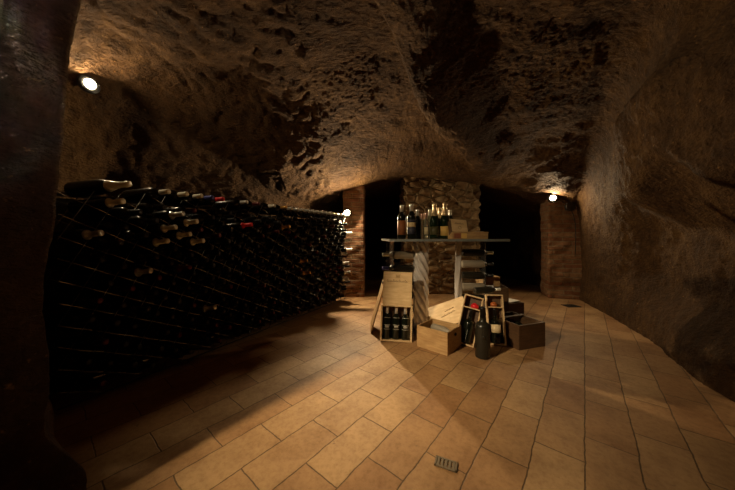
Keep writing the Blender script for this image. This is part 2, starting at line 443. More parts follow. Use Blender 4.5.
def rough_box(sx, sy, z1, c, step, amp, stone=False, seed=0):
    """masonry block with a worn surface; c = plan centre, standing on the floor"""
    bm = bmesh.new(); bmesh.ops.create_cube(bm, size=1)
    for v in bm.verts: v.co = Vector((v.co.x * sx, v.co.y * sy, (v.co.z + 0.5) * z1))
    for ax, L in ((0, sx), (1, sy), (2, z1)):
        k = max(1, int(L / step))
        for i in range(1, k):
            co = Vector((0, 0, 0)); no = Vector((0, 0, 0)); no[ax] = 1
            co[ax] = (L * i / k) - (L / 2 if ax < 2 else 0)
            bmesh.ops.bisect_plane(bm, geom=bm.verts[:] + bm.edges[:] + bm.faces[:], plane_co=co, plane_no=no)
    bm.normal_update()
    for v in bm.verts:
        if v.co.z < 0.001: continue
        p = v.co + Vector((seed, seed, 0)); n = v.normal.copy()
        if stone:
            dd, _ = noise.voronoi(Vector((p.x * 5.2, p.y * 5.2, p.z * 9.0)))
            h = min(0.35, dd[1] - dd[0]) / 0.35
            a = amp * (h - 0.5) + 0.03 * noise.noise(p * 3) + 0.012 * noise.noise(p * 20)
        else:
            a = amp * noise.noise(p * 9) + amp * 0.6 * noise.noise(Vector((p.x * 6, p.y * 6, p.z * 31)))
        v.co += n * a
    me = bm_mesh(bm)
    for p in me.polygons: p.use_smooth = True
    return me
PZ = 4.12
pl = link('stone_pillar', rough_box(1.16, 0.55, 1.98, None, 0.022, 0.036, True, 3), M_RUBBLE)
pl.location = ((442.5 - CX) / F * PZ, PZ + 0.275, 0)
pl['kind'] = 'structure'; pl['label'] = 'rubble stone pillar between the two dark openings'
bp = link('brick_pier', rough_box(0.50, 0.36, 1.75, None, 0.025, 0.016, False, 1), M_BRICK)
bp.location = (2.93, 3.97, 0); bp.rotation_euler.z = math.radians(-18); bp['kind'] = 'structure'; bp['label'] = 'brick pier at the right of the dark opening'
br = link('brick_pier', rough_box(0.32, 0.45, 1.8, None, 0.025, 0.014, False, 9), M_BRICK)
br.location = (-0.205, 4.15, 0); br['kind'] = 'structure'; br['label'] = 'brick pier at the far end of the bottle rack'

# ------------------------------------------------------------------ lamps
def lamp(loc, nrm, strength, label, col=(1.0, 0.76, 0.45), r=0.034, snoot=0):
    M = frame(loc, nrm, (0, 0, 1))
    t = thing('wall_lamp', label, 'lamp', M, 'round cellar wall lamps')
    link('base_plate', lathe_me([(0.062, -0.028), (0.066, -0.024), (0.066, -0.006), (0.06, 0.0), (0.044, 0.001)], 32), M_BLACK, t)
    dome = [(r * math.cos(a * PI / 16), 0.35 * r * math.sin(a * PI / 16)) for a in range(0, 8)] + [(0.002, 0.35 * r)]
    link('bulb', lathe_me([(r, 0.0012)] + [(a, b_ + 0.0014) for a, b_ in dome], 20), emit('lit_bulb', col, strength), t)
    link('bracket', tube_me([(0, 0, -0.02), (0, 0, -0.12)], 0.012, 10), M_BLACK, t)
    if snoot: link('shroud', lathe_me([(0.060, -0.02), (0.060, snoot), (0.052, snoot), (0.050, 0.0005), (0.046, 0.0)], 32), M_BLACK, t)
    return t
L1 = at(90, 84, 2.02)
lamp(L1, (0.92, -0.30, -0.03), 680, 'glaring round lamp high on the left wall above the near end of the rack')
L2 = at(347, 213, 3.86)
lamp(L2, (0.12, -0.98, -0.08), 5000, 'glaring round lamp at the far end of the bottle rack')
L3 = at(553, 198, 3.72)
lamp(L3, (-0.45, -0.86, -0.20), 850, 'glaring round lamp on the brick pier at the right')

lamp(Vector((-1.31, 0.36, 1.80)), (math.sin(math.radians(47)), math.cos(math.radians(47)), -0.82), 6300, 'shrouded round spotlight on the rough left wall, just outside the left edge', snoot=0.135)

# round box with cable beside the right lamp
P = at(570, 206.5, 3.70)
t = thing('junction_box', 'round dark box on the brick pier beside the right lamp', 'box', frame(P, (0, -1, 0), (1, 0, 0)))
link('body', lathe_me([(0.058, -0.03), (0.062, 0.0), (0.058, 0.014), (0.04, 0.022), (0.004, 0.026)], 32), M_BLACK, t)
link('rim', lathe_me([(0.058, 0.012), (0.066, 0.012), (0.066, 0.019), (0.056, 0.02)], 32), M_IRON, t)
cb = link('cable', tube_me([P + Vector((x, 0.012, z)) for x, z in ((0.03, -0.06), (0.06, -0.12), (0.085, -0.25), (0.09, -0.45), (0.08, -0.7))], 0.005), M_BLACK)
tag(cb, 'thin dark cable hanging down the right brick pier from the round box', 'cable')
P = at(37, 209, 1.05)
t = thing('switch_box', 'small grey box on the dark rock at the far left', 'box', frame(P, (0.85, -0.5, 0), (0.5, 0.85, 0)))
link('housing', box_me(0.055, 0.085, 0.05, (0, 0, -0.02), 0.004), M_GREY, t)
link('cover', box_me(0.046, 0.074, 0.006, (0, 0, 0.008), 0.002), M_GREY, t)

# drains
def drain(P, w, d, rot, label, n, mat=None):
    mat = mat or M_IRON; M = T((P.x, P.y, 0.0)) @ R('Z', rot)
    t = thing('floor_drain', label, 'drain', M)
    link('frame', join_me([box_me(w, 0.008, 0.006, (0, s * (d / 2 - .004), 0.003), 0.001) for s in (-1, 1)] + [box_me(0.008, d, 0.006, (s * (w / 2 - .004), 0, 0.003), 0.001) for s in (-1, 1)]), mat, t)
    link('grate', join_me([box_me(w / n * 0.55, d - 0.014, 0.004, ((i + .5) / n * (w - .014) - (w - .014) / 2, 0, 0.003), 0.0008) for i in range(n)]), mat, t)
drain(on_floor(571, 306), 0.17, 0.13, 5, 'small dark iron drain in the floor before the right brick pier', 6)
drain(on_floor(446, 464.5), 0.085, 0.05, -24, 'little metal drain cover among the front pavers', 5, simple('worn_zinc', (0.20, 0.155, 0.10), 0.6, 0.2))

# ------------------------------------------------------------------ bottles
def prof(kind):
    if kind == 'bordeaux':
        return [(0.004, 0.006), (0.030, 0.0), (0.035, 0.002), (0.037, 0.008), (0.037, 0.186), (0.0362, 0.196), (0.032, 0.208), (0.025, 0.218), (0.0185, 0.226), (0.0145, 0.238), (0.0138, 0.282), (0.0152, 0.284), (0.0152, 0.296), (0.013, 0.298)]
    if kind == 'burgundy':
        return [(0.004, 0.006), (0.032, 0.0), (0.038, 0.003), (0.040, 0.010), (0.040, 0.150), (0.038, 0.170), (0.032, 0.192), (0.024, 0.214), (0.0175, 0.236), (0.0145, 0.256), (0.0138, 0.284), (0.0152, 0.286), (0.0152, 0.296), (0.013, 0.298)]
    if kind == 'champagne':
        return [(0.004, 0.008), (0.034, 0.0), (0.042, 0.003), (0.0440, 0.012), (0.0440, 0.150), (0.042, 0.172), (0.035, 0.200), (0.026, 0.228), (0.0195, 0.250), (0.0165, 0.270), (0.0155, 0.296), (0.0175, 0.298), (0.0175, 0.306), (0.0155, 0.322), (0.008, 0.326)]
    if kind == 'port':
        return [(0.004, 0.006), (0.046, 0.0), (0.052, 0.003), (0.054, 0.010), (0.0545, 0.225), (0.053, 0.240), (0.044, 0.256), (0.030, 0.266), (0.022, 0.276), (0.0195, 0.290), (0.018, 0.362), (0.021, 0.364), (0.021, 0.378), (0.017, 0.381)]
BM = {}
def rad_at(kind, z):
    p = prof(kind)
    for (r0, z0), (r1, z1) in zip(p[1:], p[2:]):
        if z0 <= z <= z1: return r0 + (r1 - r0) * (z - z0) / max(1e-6, z1 - z0)
    return p[-1][0]
def body_me(kind, mat, n=24):
    k = (kind, mat.name)
    if k not in BM:
        me = lathe_me(prof(kind), n); me.materials.append(mat); BM[k] = me
    return BM[k]
def cap_me(kind, cap, low=False):
    k = (kind, 'cap', cap, low)
    if k not in BM:
        z0 = {'bordeaux': 0.236, 'burgundy': 0.238, 'champagne': 0.206, 'port': 0.300}[kind]
        if low: z0 -= 0.020
        zt = prof(kind)[-1][1]
        pts = [(rad_at(kind, z0) + 0.0003, z0)]
        for (r, z) in prof(kind):
            if z > z0 + 0.002: pts.append((r + 0.0010, z))
        pts.append((0.003, zt + 0.0012))
        me = lathe_me([(rad_at(kind, z0) + 0.0010, z0)] + pts[1:], 20); me.materials.append(CAPS[cap]); BM[k] = me
    return BM[k]
def bottle(M, label, kind='bordeaux', glass=None, low=False, cap='black', labels=(), group=None, cat='bottle', name='wine_bottle', scale=1.0, face=-90, caplabel=None):
    me = body_me(kind, glass or M_GLASS)
    o = bpy.data.objects.new(name, me); C.objects.link(o)
    o.matrix_local = M @ Matrix.Scale(scale, 4)
    tag(o, label, cat, group)
    if cap:
        c = bpy.data.objects.new('foil' if kind == 'champagne' else 'capsule', cap_me(kind, cap, low)); C.objects.link(c); c.parent = o
        if caplabel: c['label'] = caplabel
    for (z0, z1, mt, w) in labels:
        r = rad_at(kind, (z0 + z1) / 2) + 0.0005
        link('label', arc_me(r, z0, z1, math.radians(face - w), math.radians(face + w)), LAB[mt], o)
    return o

# ------------------------------------------------------------------ the wire rack and its bottles
A = Vector((-1.56, 1.34, 0)); B = Vector((-0.30, 3.78, 0))
U = (B - A).normalized(); RL = (B - A).length
NRM = Vector((U.y, -U.x, 0))        # towards the room
UPV = Vector((0, 0, 1))
def rk(u, v, d): return A + U * u + UPV * v + NRM * d
PIT = 0.100
a1 = math.radians(27)
D1 = Vector((math.cos(a1), -math.sin(a1))); N1 = Vector((math.sin(a1), math.cos(a1)))   # D1 runs down along the rack, N1 is across it
VT = 1.13
def rtop(u): return VT + 0.02 * math.sin(u * 2.1)
rack = thing('wire_wine_rack', 'long steel wire lattice rack full of lying bottles against the left wall', 'wine rack', T(A))
def clip(P0, D):
    # clip the line to the rack's face
    ts = []
    lo, hi = -9, 9
    for c, d, a, b in ((P0.x, D.x, 0.0, RL), (P0.y, D.y, 0.03, VT)):
        t0, t1 = (a - c) / d, (b - c) / d
        if t0 > t1: t0, t1 = t1, t0
        lo, hi = max(lo, t0), min(hi, t1)
    return (lo, hi) if hi - lo > 0.05 else None
WR = 0.0022
loc = lambda u, v, d: U * u + UPV * v + NRM * d
back = []
for k in range(-2, 60):       # wires that run down towards the far end
    p = k * PIT; c = clip(N1 * p, D1)
    if c:
        e0, e1 = N1 * p + D1 * (c[0] - 0.0), N1 * p + D1 * c[1]
        if e0.y > VT - 0.01: e0 = e0 - D1 * random.choice((0.0, 0.03, 0.05))
        n_ = max(2, int((e1 - e0).length / 0.012)); s0_ = e0.dot(D1)
        link('wire', tube_me([loc(*(e0 + (e1 - e0) * i_ / n_), 0.011 * math.sin(PI * ((s0_ + (e1 - e0).length * i_ / n_) / PIT + k))) for i_ in range(n_ + 1)], WR, 8), M_WIRE, rack)
        back.append(tube_me([loc(e0.x, e0.y, -.2), loc(e1.x, e1.y, -.2)], WR, 6))
for k in range(-40, 60):
    q = k * PIT; c = clip(D1 * q, N1)
    if c:
        e0, e1 = D1 * q + N1 * c[0], D1 * q + N1 * (c[1])
        if e1.y > VT - 0.01: e1 = e1 + N1 * random.choice((0.02, 0.04, 0.06))
        link('wire', tube_me([loc(e0.x, e0.y, -3 * WR), loc(e1.x, e1.y, -3 * WR)], WR * 0.8, 8), M_WIRE2, rack)
        back.append(tube_me([loc(e0.x, e0.y, -.2 + 2 * WR), loc(e1.x, e1.y, -.2 + 2 * WR)], WR, 6))
link('back_grid', join_me(back), M_WIRE, rack)
link('light_block_board', join_me([box_me(RL + 0.35, 0.012, VT - 0.02, (RL / 2 - 0.175, 0.30, VT / 2), 0.002), box_me(RL + 0.35, 0.14, 0.010, (RL / 2 - 0.175, 0.23, VT + 0.006), 0.002)]), simple('light_block_black', (0.02, 0.013, 0.008), 0.8), rack, Matrix.Rotation(math.atan2(U.y, U.x), 4, 'Z'))  # boards added to stop lamp light through the rack, coloured black as shade
for u in (RL * 0.34, RL * 0.67, RL + 0.005):
    link('post', tube_me([loc(u, 0, -.1), loc(u, VT, -.1)], 0.007, 10), M_IRON, rack)
link('base_rail', join_me([tube_me([loc(0, 0.03, -.2), loc(RL, 0.03, -.2)], 0.005, 8), tube_me([loc(0, 0.022, -.004), loc(RL, 0.022, -.004)], 0.004, 8)]), M_IRON, rack)

def rack_uv(px, py, d=0.08):
    r = ray(px, py); o = Vector((0, 0, H)) - (A + NRM * d)
    t = -o.dot(NRM) / r.dot(NRM); p = o + r * t
    return Vector((p.dot(U), p.z))
cells = []
for i in range(-2, 60):
    for j in range(-40, 60):
        p = i * PIT + 0.037 + WR; q = (j + 1) * PIT - 0.037 - WR
        c = N1 * p + D1 * q
        if 0.05 < c.x < RL - 0.04 and 0.075 < c.y < rtop(c.x) - 0.03: cells.append(c)
SPEC = [  # pixel, capsule, label
 ((103, 210), 'cream', 'cream-capped bottle lying in the rack, leftmost of the pale ones near the top'),
 ((90, 229), 'silver', 'silver-capped bottle at the near left end of the rack, lowest of the left trio'),
 ((160, 220), 'cream', 'cream-capped bottle in the rack, in the stack of pale necks under the left lamp'),
 ((176, 216), 'silver', 'bright silver-capped bottle in the second row under the red cap'),
 ((190, 218), 'cream', 'cream-capped bottle beside a silver one in the second row of the rack'),
 ((170, 231), 'cream', 'large cream-capped neck in the third row of the rack'),
 ((155, 247), 'cream', 'lone cream-capped neck in the fourth row of the rack'),
 ((135, 282), 'silver', 'solitary grey-capped neck in the middle of the rack, left part'),
 ((200, 246), 'cream', 'small cream cap tip in the dark middle of the rack'),
 ((205, 314), 'silver', 'tiny silver cap tip low in the rack'),
 ((173, 268), 'wine', 'dull red-capped neck in the middle of the rack'),
 ((242, 231), 'red', 'red-capped neck in the rack right of the cream ones'),
 ((284, 224), 'gold', 'gold-capped neck near the top of the rack, below another gold one'),
 ((303, 262), 'gold', 'gold-capped neck in the middle of the far rack half'),
 ((306, 271), 'gold', 'gold-capped neck just below another in the far rack half'),
 ((349, 234), 'silver', 'silver-capped neck beside the brick pier, topmost of its column'),
 ((346, 241), 'silver', 'silver-capped neck beside the brick pier, second from top of its column'),
 ((350, 249), 'silver', 'silver-capped neck beside the brick pier, third from top of its column'),
 ((345, 255), 'silver', 'silver-capped neck beside the brick pier, fourth from top of its column'),
 ((346, 267), 'silver', 'silver-capped neck beside the brick pier, third from bottom of its column'),
 ((350, 274), 'silver', 'silver-capped neck beside the brick pier, second from bottom of its column'),
 ((344, 282), 'silver', 'silver-capped neck beside the brick pier, lowest of its column'),
]
special = {}
for (px, cap, lab) in SPEC:
    uv = rack_uv(*px)
    best = min((c for c in range(len(cells)) if c not in special), key=lambda c: (cells[c] - uv).length)
    special[best] = (cap, lab)
def rack_matrix(u, v, d0, pitch, yaw=0):
    yaw += math.radians(24); pitch += math.radians(4)
    z = (NRM * math.cos(pitch) + UPV * math.sin(pitch)); z = Matrix.Rotation(yaw, 3, 'Z') @ z
    return frame(rk(u, v, 0) + z * d0, z, U)
rn = random.Random(11); cnt = 0
for ci, c in enumerate(cells):
    if ci in special:
        cap, lab = special[ci]
        bottle(rack_matrix(c.x, c.y, -0.175, 0.05), lab, glass=M_RGLASS, low=True, cap=cap, group='bottles lying in the wire rack'); cnt += 1
        continue
    if rn.random() < 0.085: continue
    band = 'upper' if c.y > 0.78 else ('middle' if c.y > 0.4 else 'lower')
    side = 'near' if c.x < RL / 3 else ('central' if c.x < RL * 2 / 3 else 'far')
    cap = rn.choice(('black',) * 6 + ('wine',) + ('wine',))
    lab = 'wine bottle with %s cap in the %s rows, %s part of the rack' % ('black' if cap == 'black' else 'dark red', band, side)
    bottle(rack_matrix(c.x, c.y, -0.215 + rn.uniform(-0.03, 0.03), 0.0), lab, glass=M_RGLASS, cap=cap, group='%s-capped bottles in the %s %s cells of the rack' % (cap, band, side)); cnt += 1
print('RACK', len(cells), cnt)
# bottles lying loose on top of the rack
TOPB = [((163, 207), 'cream', 'cream-capped bottle on top of the rack, left of the row of pale necks'),
        ((182, 202), 'cream', 'white-necked bottle on top of the rack, third left of the red cap'),
        ((197, 203), 'cream', 'white-necked bottle on top of the rack, second left of the red cap'),
        ((207, 206), 'blue', 'blue-capped bottle on top of the rack beside the red cap'),
        ((217, 205), 'red', 'bottle with bright red cap on top of the rack'),
        ((244, 211), 'silver', 'silver-capped bottle on top of the rack right of the red cap'),
        ((256, 212), 'wine', 'dark red-capped bottle on top of the middle of the rack'),
        ((272, 214), 'cream', 'cream-capped bottle on top of the rack left of the gold cap'),
        ((284, 213), 'gold', 'gold-capped bottle on top of the far half of the rack')]
prev = -1
for (px, cap, lab) in TOPB:
    uv = rack_uv(px[0], px[1], 0.07)
    u = max(uv.x, prev + 0.082); prev = u
    bottle(rack_matrix(u, VT + 0.050, -0.215, 0.02, rn.uniform(-0.04, 0.04)), lab, glass=M_RGLASS, cap=cap, group='bottles on top of the rack')
uv = rack_uv(116, 196, 0.07)
bottle(rack_matrix(max(0.12, uv.x), VT + 0.056, -0.215, 0.05, 0.1), 'fat pale-shouldered bottle lying on the near end of the rack top', kind='champagne', glass=M_RGLASS, cap='cream', group='bottles on top of the rack')
xs = prev + 0.1
k = 0
while xs < RL - 0.08:
    bottle(rack_matrix(xs, VT + 0.050, -0.225, 0.02, rn.uniform(-0.05, 0.05)), 'dark bottle with silver-grey tip on top of the far end of the rack', glass=M_RGLASS, cap='silver', group='silver-tipped bottles on top of the far end of the rack')
    xs += 0.084; k += 1

# ------------------------------------------------------------------ the glass table on two bottle pedestals
TH = 0.873     # top surface
TC = Vector((0.712, 2.62, 0)); TROT = 4.0
MT = T(TC) @ R('Z', TROT)
table = thing('glass_table', 'glass-topped table on two pedestals of clear twisted plastic and lying bottles', 'table', MT)
bm = bmesh.new(); bmesh.ops.create_cube(bm, size=1)
for v in bm.verts: v.co = Vector((v.co.x * 1.08, v.co.y * 0.62, v.co.z * 0.014 + TH - 0.007))
bmesh.ops.bevel(bm, geom=[e for e in bm.edges if abs(e.verts[0].co.z - e.verts[1].co.z) > 0.005], offset=0.04, segments=5, affect='EDGES')
link('tabletop', bm_mesh(bm), M_TOP, table)
rim = []
bm = bmesh.new()
ring = []
hw, hd, rr = 0.54, 0.31, 0.04
for cx_, cy_, a0 in ((hw - rr, hd - rr, 0), (-hw + rr, hd - rr, 90), (-hw + rr, -hd + rr, 180), (hw - rr, -hd + rr, 270)):
    for k in range(6):
        a = math.radians(a0 + 18 * k); ring.append((cx_, cy_, math.cos(a), math.sin(a)))
v = []; f = []; n = len(ring)
for (ri, z) in ((rr + 0.001, TH - 0.001), (rr + 0.004, TH - 0.002), (rr + 0.004, TH - 0.020), (rr + 0.001, TH - 0.021), (rr + 0.001, TH - .014)):
    for (cx_, cy_, c_, s_) in ring: v.append((cx_ + ri * c_, cy_ + ri * s_, z))
for k in range(4):
    for i in range(n): i2 = (i + 1) % n; f.append((k * n + i, k * n + i2, (k + 1) * n + i2, (k + 1) * n + i))
link('edge_trim', pyd(v, f), M_EDGE, table)

def twist_me(r, h, turns, lobes=4, n=60, m=240, depth=0.26):
    v, f = [], []
    for j in range(m + 1):
        z = h * j / m; a0 = turns * 2 * PI * j / m
        for i in range(n):
            a = 2 * PI * i / n; rad = r * (1 - depth * (0.5 - 0.5 * math.cos(lobes * a)) ** 0.6)
            v.append((rad * math.cos(a + a0), rad * math.sin(a + a0), z))
    for j in range(m):
        for i in range(n):
            i2 = (i + 1) % n; f.append((j * n + i, j * n + i2, (j + 1) * n + i2, (j + 1) * n + i))
    f.append(tuple(range(n))[::-1]); f.append(tuple(m * n + i for i in range(n)))
    me = pyd(v, f)
    for p in me.polygons: p.use_smooth = len(p.vertices) == 4
    return me
UND = TH - 0.0145
# pedestal frames in table space
def ped(cx_, cy_, side, tw_r, turns, lobes, name):
    link('twisted_column', twist_me(tw_r, UND - 0.012, turns, lobes), M_ACRY, table, T((cx_, cy_, 0.012)))
    link('base_plate', box_me(0.36, 0.24, 0.012, (cx_ + side * 0.10, cy_ + 0.02, 0.006), 0.003), M_PANE, table)
    # clear sheet that holds the bottles by their necks
    link('neck_panel', box_me(0.010, 0.18, UND - 0.012, (cx_ + side * (tw_r + 0.205), cy_ + 0.02, (UND + 0.012) / 2), 0.002), M_PANE, table)
    link('back_panel', box_me(0.20 + tw_r, 0.006, UND - 0.012, (cx_ + side * (tw_r + 0.105), cy_ + 0.10, (UND + 0.012) / 2), 0.001), M_PANE, table)
LX, LY = -0.202, -0.05
RX, RY = 0.188, 0.0
ped(LX, LY, -1, 0.076, -1.15, 7, 'l')
ped(RX, RY, +1, 0.036, 0.4, 4, 'r')
capsL = ['wine', 'cream', 'silver', 'black', 'wine', 'cream', 'blue']; orderL = ['lowest', 'second lowest', 'third lowest', 'middle', 'third highest', 'second highest', 'topmost']
for k in range(6):
    z = 0.075 + k * 0.128
    cap = ['black', 'wine', 'silver', 'black', 'blue', 'cream'][k]
    w = ['lowest', 'second from bottom', 'third from bottom', 'third from top', 'second from top', 'topmost'][k]
    p = MT @ Vector((LX - 0.080, LY + 0.01, z)); d = (MT.to_3x3() @ Vector((-1, -0.10, 0.03 if k > 3 else 0.0))).normalized()
    nm = {'black': 'black', 'wine': 'dark red', 'silver': 'silver', 'blue': 'violet-blue', 'cream': 'cream-white'}[cap]
    bottle(frame(p, d, (0, 1, 0)), '%s-capped bottle lying in the left table pedestal, %s of its stack' % (nm, w), glass=[M_GLASS, M_GLASS, M_DUST, M_GLASS, M_DUST, M_WRAP][k], cap=cap, group='bottles in the left table pedestal')
for k in range(7):
    z = 0.062 + k * 0.112
    w = ['lowest', 'second from bottom', 'third from bottom', 'middle', 'third from top', 'second from top', 'topmost'][k]
    p = MT @ Vector((RX + 0.040, RY + 0.0, z)); d = (MT.to_3x3() @ Vector((1, -0.12, 0.0))).normalized()
    bottle(frame(p, d, (0, 1, 0)), '%s bottle lying in the right table pedestal, %s of its stack' % ('pale wrapped' if k % 2 else 'dusty dark', w), glass=[M_DUST, M_WRAP][k % 2], cap=['silver', 'black', 'silver', 'silver', 'black', 'black', 'silver'][k], group='bottles in the right table pedestal')

# bottles standing on the table
def stand(px, ytop, Y, label, kind, glass, cap, labels=(), basez=TH):
    p = Vector(((px - CX) / F * Y, Y, basez))
    hgt = (H + (CY - ytop) / F * Y) - basez
    sc = hgt / prof(kind)[-1][1]
    face = math.degrees(math.atan2(-p.y, -p.x))
    bottle(T(p), label, kind=kind, glass=glass, cap=cap, labels=labels, scale=sc, face=face, group='bottles on the glass table')
stand(401.7, 205, 2.47, 'bottle with an orange-brown label at the left end of the glass table', 'bordeaux', M_GLASS, 'silver', [(0.035, 0.160, 'orange', 70)])
stand(411.5, 204, 2.47, 'bottle with dark blue label and cream band on the glass table', 'bordeaux', M_GLASS, 'silver', [(0.040, 0.100, 'navy', 75), (0.1002, 0.140, 'band', 75), (0.1402, 0.165, 'navy', 75)])
stand(417.6, 209.5, 2.62, 'plain dark bottle with silver cap behind the blue-labelled one', 'bordeaux', M_GLASS, 'silver')
stand(422.4, 214, 2.73, 'slender clear bottle with a rose cap standing at the back of the table', 'bordeaux', M_CLEAR, 'pink')
stand(426.2, 213, 2.60, 'clear glass bottle with a rose cap beside the champagne', 'bordeaux', M_CLEAR, 'pink', [(0.05, 0.13, 'cream', 35)])
stand(429.8, 209.5, 2.72, 'pale olive bottle with a cream cap just left of the champagne', 'bordeaux', M_OLIVE, 'cream')
stand(434.6, 203, 2.54, 'dark green champagne bottle with a dark olive label', 'champagne', M_GREEN, 'foil', [(0.035, 0.110, 'olive', 65)])
stand(445.0, 202.3, 2.54, 'dark green champagne bottle with a yellow label', 'champagne', M_GREEN, 'foil', [(0.028, 0.112, 'yellow', 62), (0.222, 0.235, 'band', 60)])
stand(439.6, 207, 2.70, 'green champagne bottle standing between and behind the two in front', 'champagne', M_GREEN, 'foil')
stand(450.3, 210, 2.78, 'green bottle with a cream cap behind the yellow-labelled champagne', 'burgundy', M_GREEN, 'cream')

# ------------------------------------------------------------------ wooden cases
def crate(M, w, d, h, label, mat, th=0.011, cat='crate', lid=None, name='wooden_wine_crate', dividers=0):
    """open-topped case; origin at front left bottom corner, x along the front, y back, z up"""
    t = thing(name, label, cat, M, 'wooden wine cases round the table')
    link('base_board', box_me(w - 2 * th, d - 2 * th, th, (w / 2, d / 2, th / 2)), mat, t)
    link('front_panel', box_me(w, th, h, (w / 2, th / 2, h / 2)), mat, t)
    link('back_panel', box_me(w, th, h, (w / 2, d - th / 2, h / 2)), mat, t)
    for x in (th / 2, w - th / 2): link('side_panel', box_me(th, d - 2 * th, h, (x, d / 2, h / 2)), mat, t)
    for k in range(dividers):
        x = w * (k + 1) / (dividers + 1); link('divider', box_me(0.005, d - 2 * th, h * 0.6, (x, d / 2, th + h * 0.3)), mat, t)
    return t
def case_upright(M, w, h, d, mat, label, div=None, th=0.010, name='single_bottle_case'):
    """shallow case standing on its short end with its open side to the front; origin at front bottom centre"""
    t = thing(name, label, 'wine case', M, 'wooden wine cases round the table')
    link('back_panel', box_me(w, 0.006, h, (0, d - 0.003, h / 2), 0.001), M_OLD, t)  # dark wood behind pale sides: the shaded interior is put into its colour
    for s in (-1, 1): link('side_panel', box_me(th, d - 0.006, h, (s * (w / 2 - th / 2), (d - 0.006) / 2, h / 2)), mat, t)
    link('end_panel', box_me(w - 2 * th, d - 0.006, th, (0, (d - 0.006) / 2, th / 2)), mat, t)
    link('end_panel', box_me(w - 2 * th, d - 0.006, th, (0, (d - 0.006) / 2, h - th / 2)), mat, t)
    if div: link('divider', box_me(w - 2 * th, d - 0.006, 0.008, (0, (d - 0.006) / 2, div)), mat, t)
    return t

# case A: three bottles, lid slid up
PA = on_floor(396, 342.5)
MA = T(PA) @ R('Z', -2) @ R('Y', 2.5) @ R('X', -9)
MA.translation.z = 0.006
cA = case_upright(MA, 0.268, 0.300, 0.105, M_PALE, 'pale wooden case standing open with three dark bottles and its lid raised', name='three_bottle_case', th=0.012)
lid = link('lid', box_me(0.250, 0.008, 0.285, (0, 0, 0)), M_PALE, cA, T((0.0, 0.006, 0.300 + 0.1435)))
link('printed_name', scribble_me(0.19, 0.020, 4, words=(1.0,), thick=0.0010), M_INK, lid, T((0.0, -0.0045, 0.060)))
crown = join_me([box_me(0.040, 0.001, 0.005, (0, 0, 0.0), 0), box_me(0.034, 0.001, 0.014, (0, 0, 0.011), 0)] + [tube_me([(x, 0, 0.018), (x * 1.25, 0, 0.030)], 0.003, 5) for x in (-.014, 0, .014)])
link('printed_crest', crown, simple('faded_print', (0.42, 0.27, 0.12), 0.7), lid, T((0.0, -0.0046, 0.092)))
for k, x in enumerate((-0.079, 0.0, 0.079)):
    M = MA @ T((x, 0.050, 0.0125))
    bottle(M, 'dark bottle with silver print in the three-bottle case, %s' % ['left of the three', 'middle of the three', 'right of the three'][k], glass=M_GLASS, cap='silver', scale=0.905,
           labels=[(0.196, 0.2, 'grey', 60), (0.128, 0.134, 'grey', 55), (0.106, 0.125, 'grey', 30), (0.09, 0.094, 'grey', 60)], group='bottles in the three-bottle case')
# board leaning on its left side
e0 = on_floor(371, 333.5); e1 = at(384.5, 285, 2.44)
d = (e1 - e0); lb = link('wooden_board', box_me(0.010, 0.24, d.length, (0, 0.12, d.length / 2)), M_PINE, None, frame(e0 + Vector((0, 0, 0.001)), d, (1, 0, 0)))
tag(lb, 'thin wooden board leaning against the left of the three-bottle case', 'board')

# crate B with its lid leaning behind it
pB = on_floor(416.9, 346.3); pB2 = on_floor(447.5, 356.2); d = pB2 - pB
MB = T(pB) @ Matrix.Rotation(math.atan2(d.y, d.x), 4, 'Z')
crate(MB, 0.265, 0.25, 0.172, 'small open pine crate with a bottle in it, in front of the twisted column', M_PINE, 0.011)
bottle(MB @ frame((0.060, 0.185, 0.120), (0.90, -0.22, 0.04), (0, 0, 1)) @ T((0, 0, -0.02)), 'pale wrapped bottle lying on top inside the small open pine crate', glass=M_WRAP, cap='black', kind='burgundy', scale=0.80)
bottle(MB @ frame((0.075, 0.10, 0.052), (0.95, 0.05, 0.0), (0, 0, 1)), 'dark bottle lying at the front of the small open pine crate', glass=M_GLASS, cap='wine', scale=0.60)
# big lid (corners: a quadrilateral plane leaning on the crate)
def slab(c0, c1, c3, th, mat, label, name='crate_lid', cat='lid', text=None):
    x = (c1 - c0); y = (c3 - c0); w, h_ = x.length, y.length
    xn = x.normalized(); y = (y - xn * y.dot(xn)); h_ = y.length; yn = y.normalized(); zn = xn.cross(yn)
    M = Matrix((xn, yn, zn)).transposed().to_4x4(); M.translation = c0
    t = thing(name, label, cat, M)
    link('board', box_me(w, h_, th, (w / 2, h_ / 2, -th / 2)), mat, t)
    for yy in (0.05, h_ - 0.05): link('batten', box_me(w * 0.96, 0.022, 0.008, (w / 2, yy, -th - 0.004)), mat, t)
    if text:
        for (tx, ty, tw, thh, rot, sd) in text:
            link('printed_writing', scribble_me(tw, thh, sd), M_INK, t, T((tx * w, ty * h_, 0.0006)) @ R('Z', rot) @ R('X', -90))
    return t
slab(Vector((0.559, 2.419, 0.031)), Vector((0.889, 2.301, 0.185)), Vector((0.587, 2.679, 0.170)), 0.010, M_PALE, 'large pale crate lid with faint writing, leaning behind the small pine crate', text=[(0.55, 0.45, 0.15, 0.017, 12, 3), (0.6, 0.62, 0.10, 0.010, 12, 8)])
# loose pale board lying on the floor between the pedestals
ob = link('wooden_board', box_me(0.46, 0.16, 0.02, (0, 0, 0.01)), M_PALE, None, T((0.78, 3.18, 0.0)) @ R('Z', 6))
tag(ob, 'pale board lying on the floor behind the table between its pedestals', 'board')

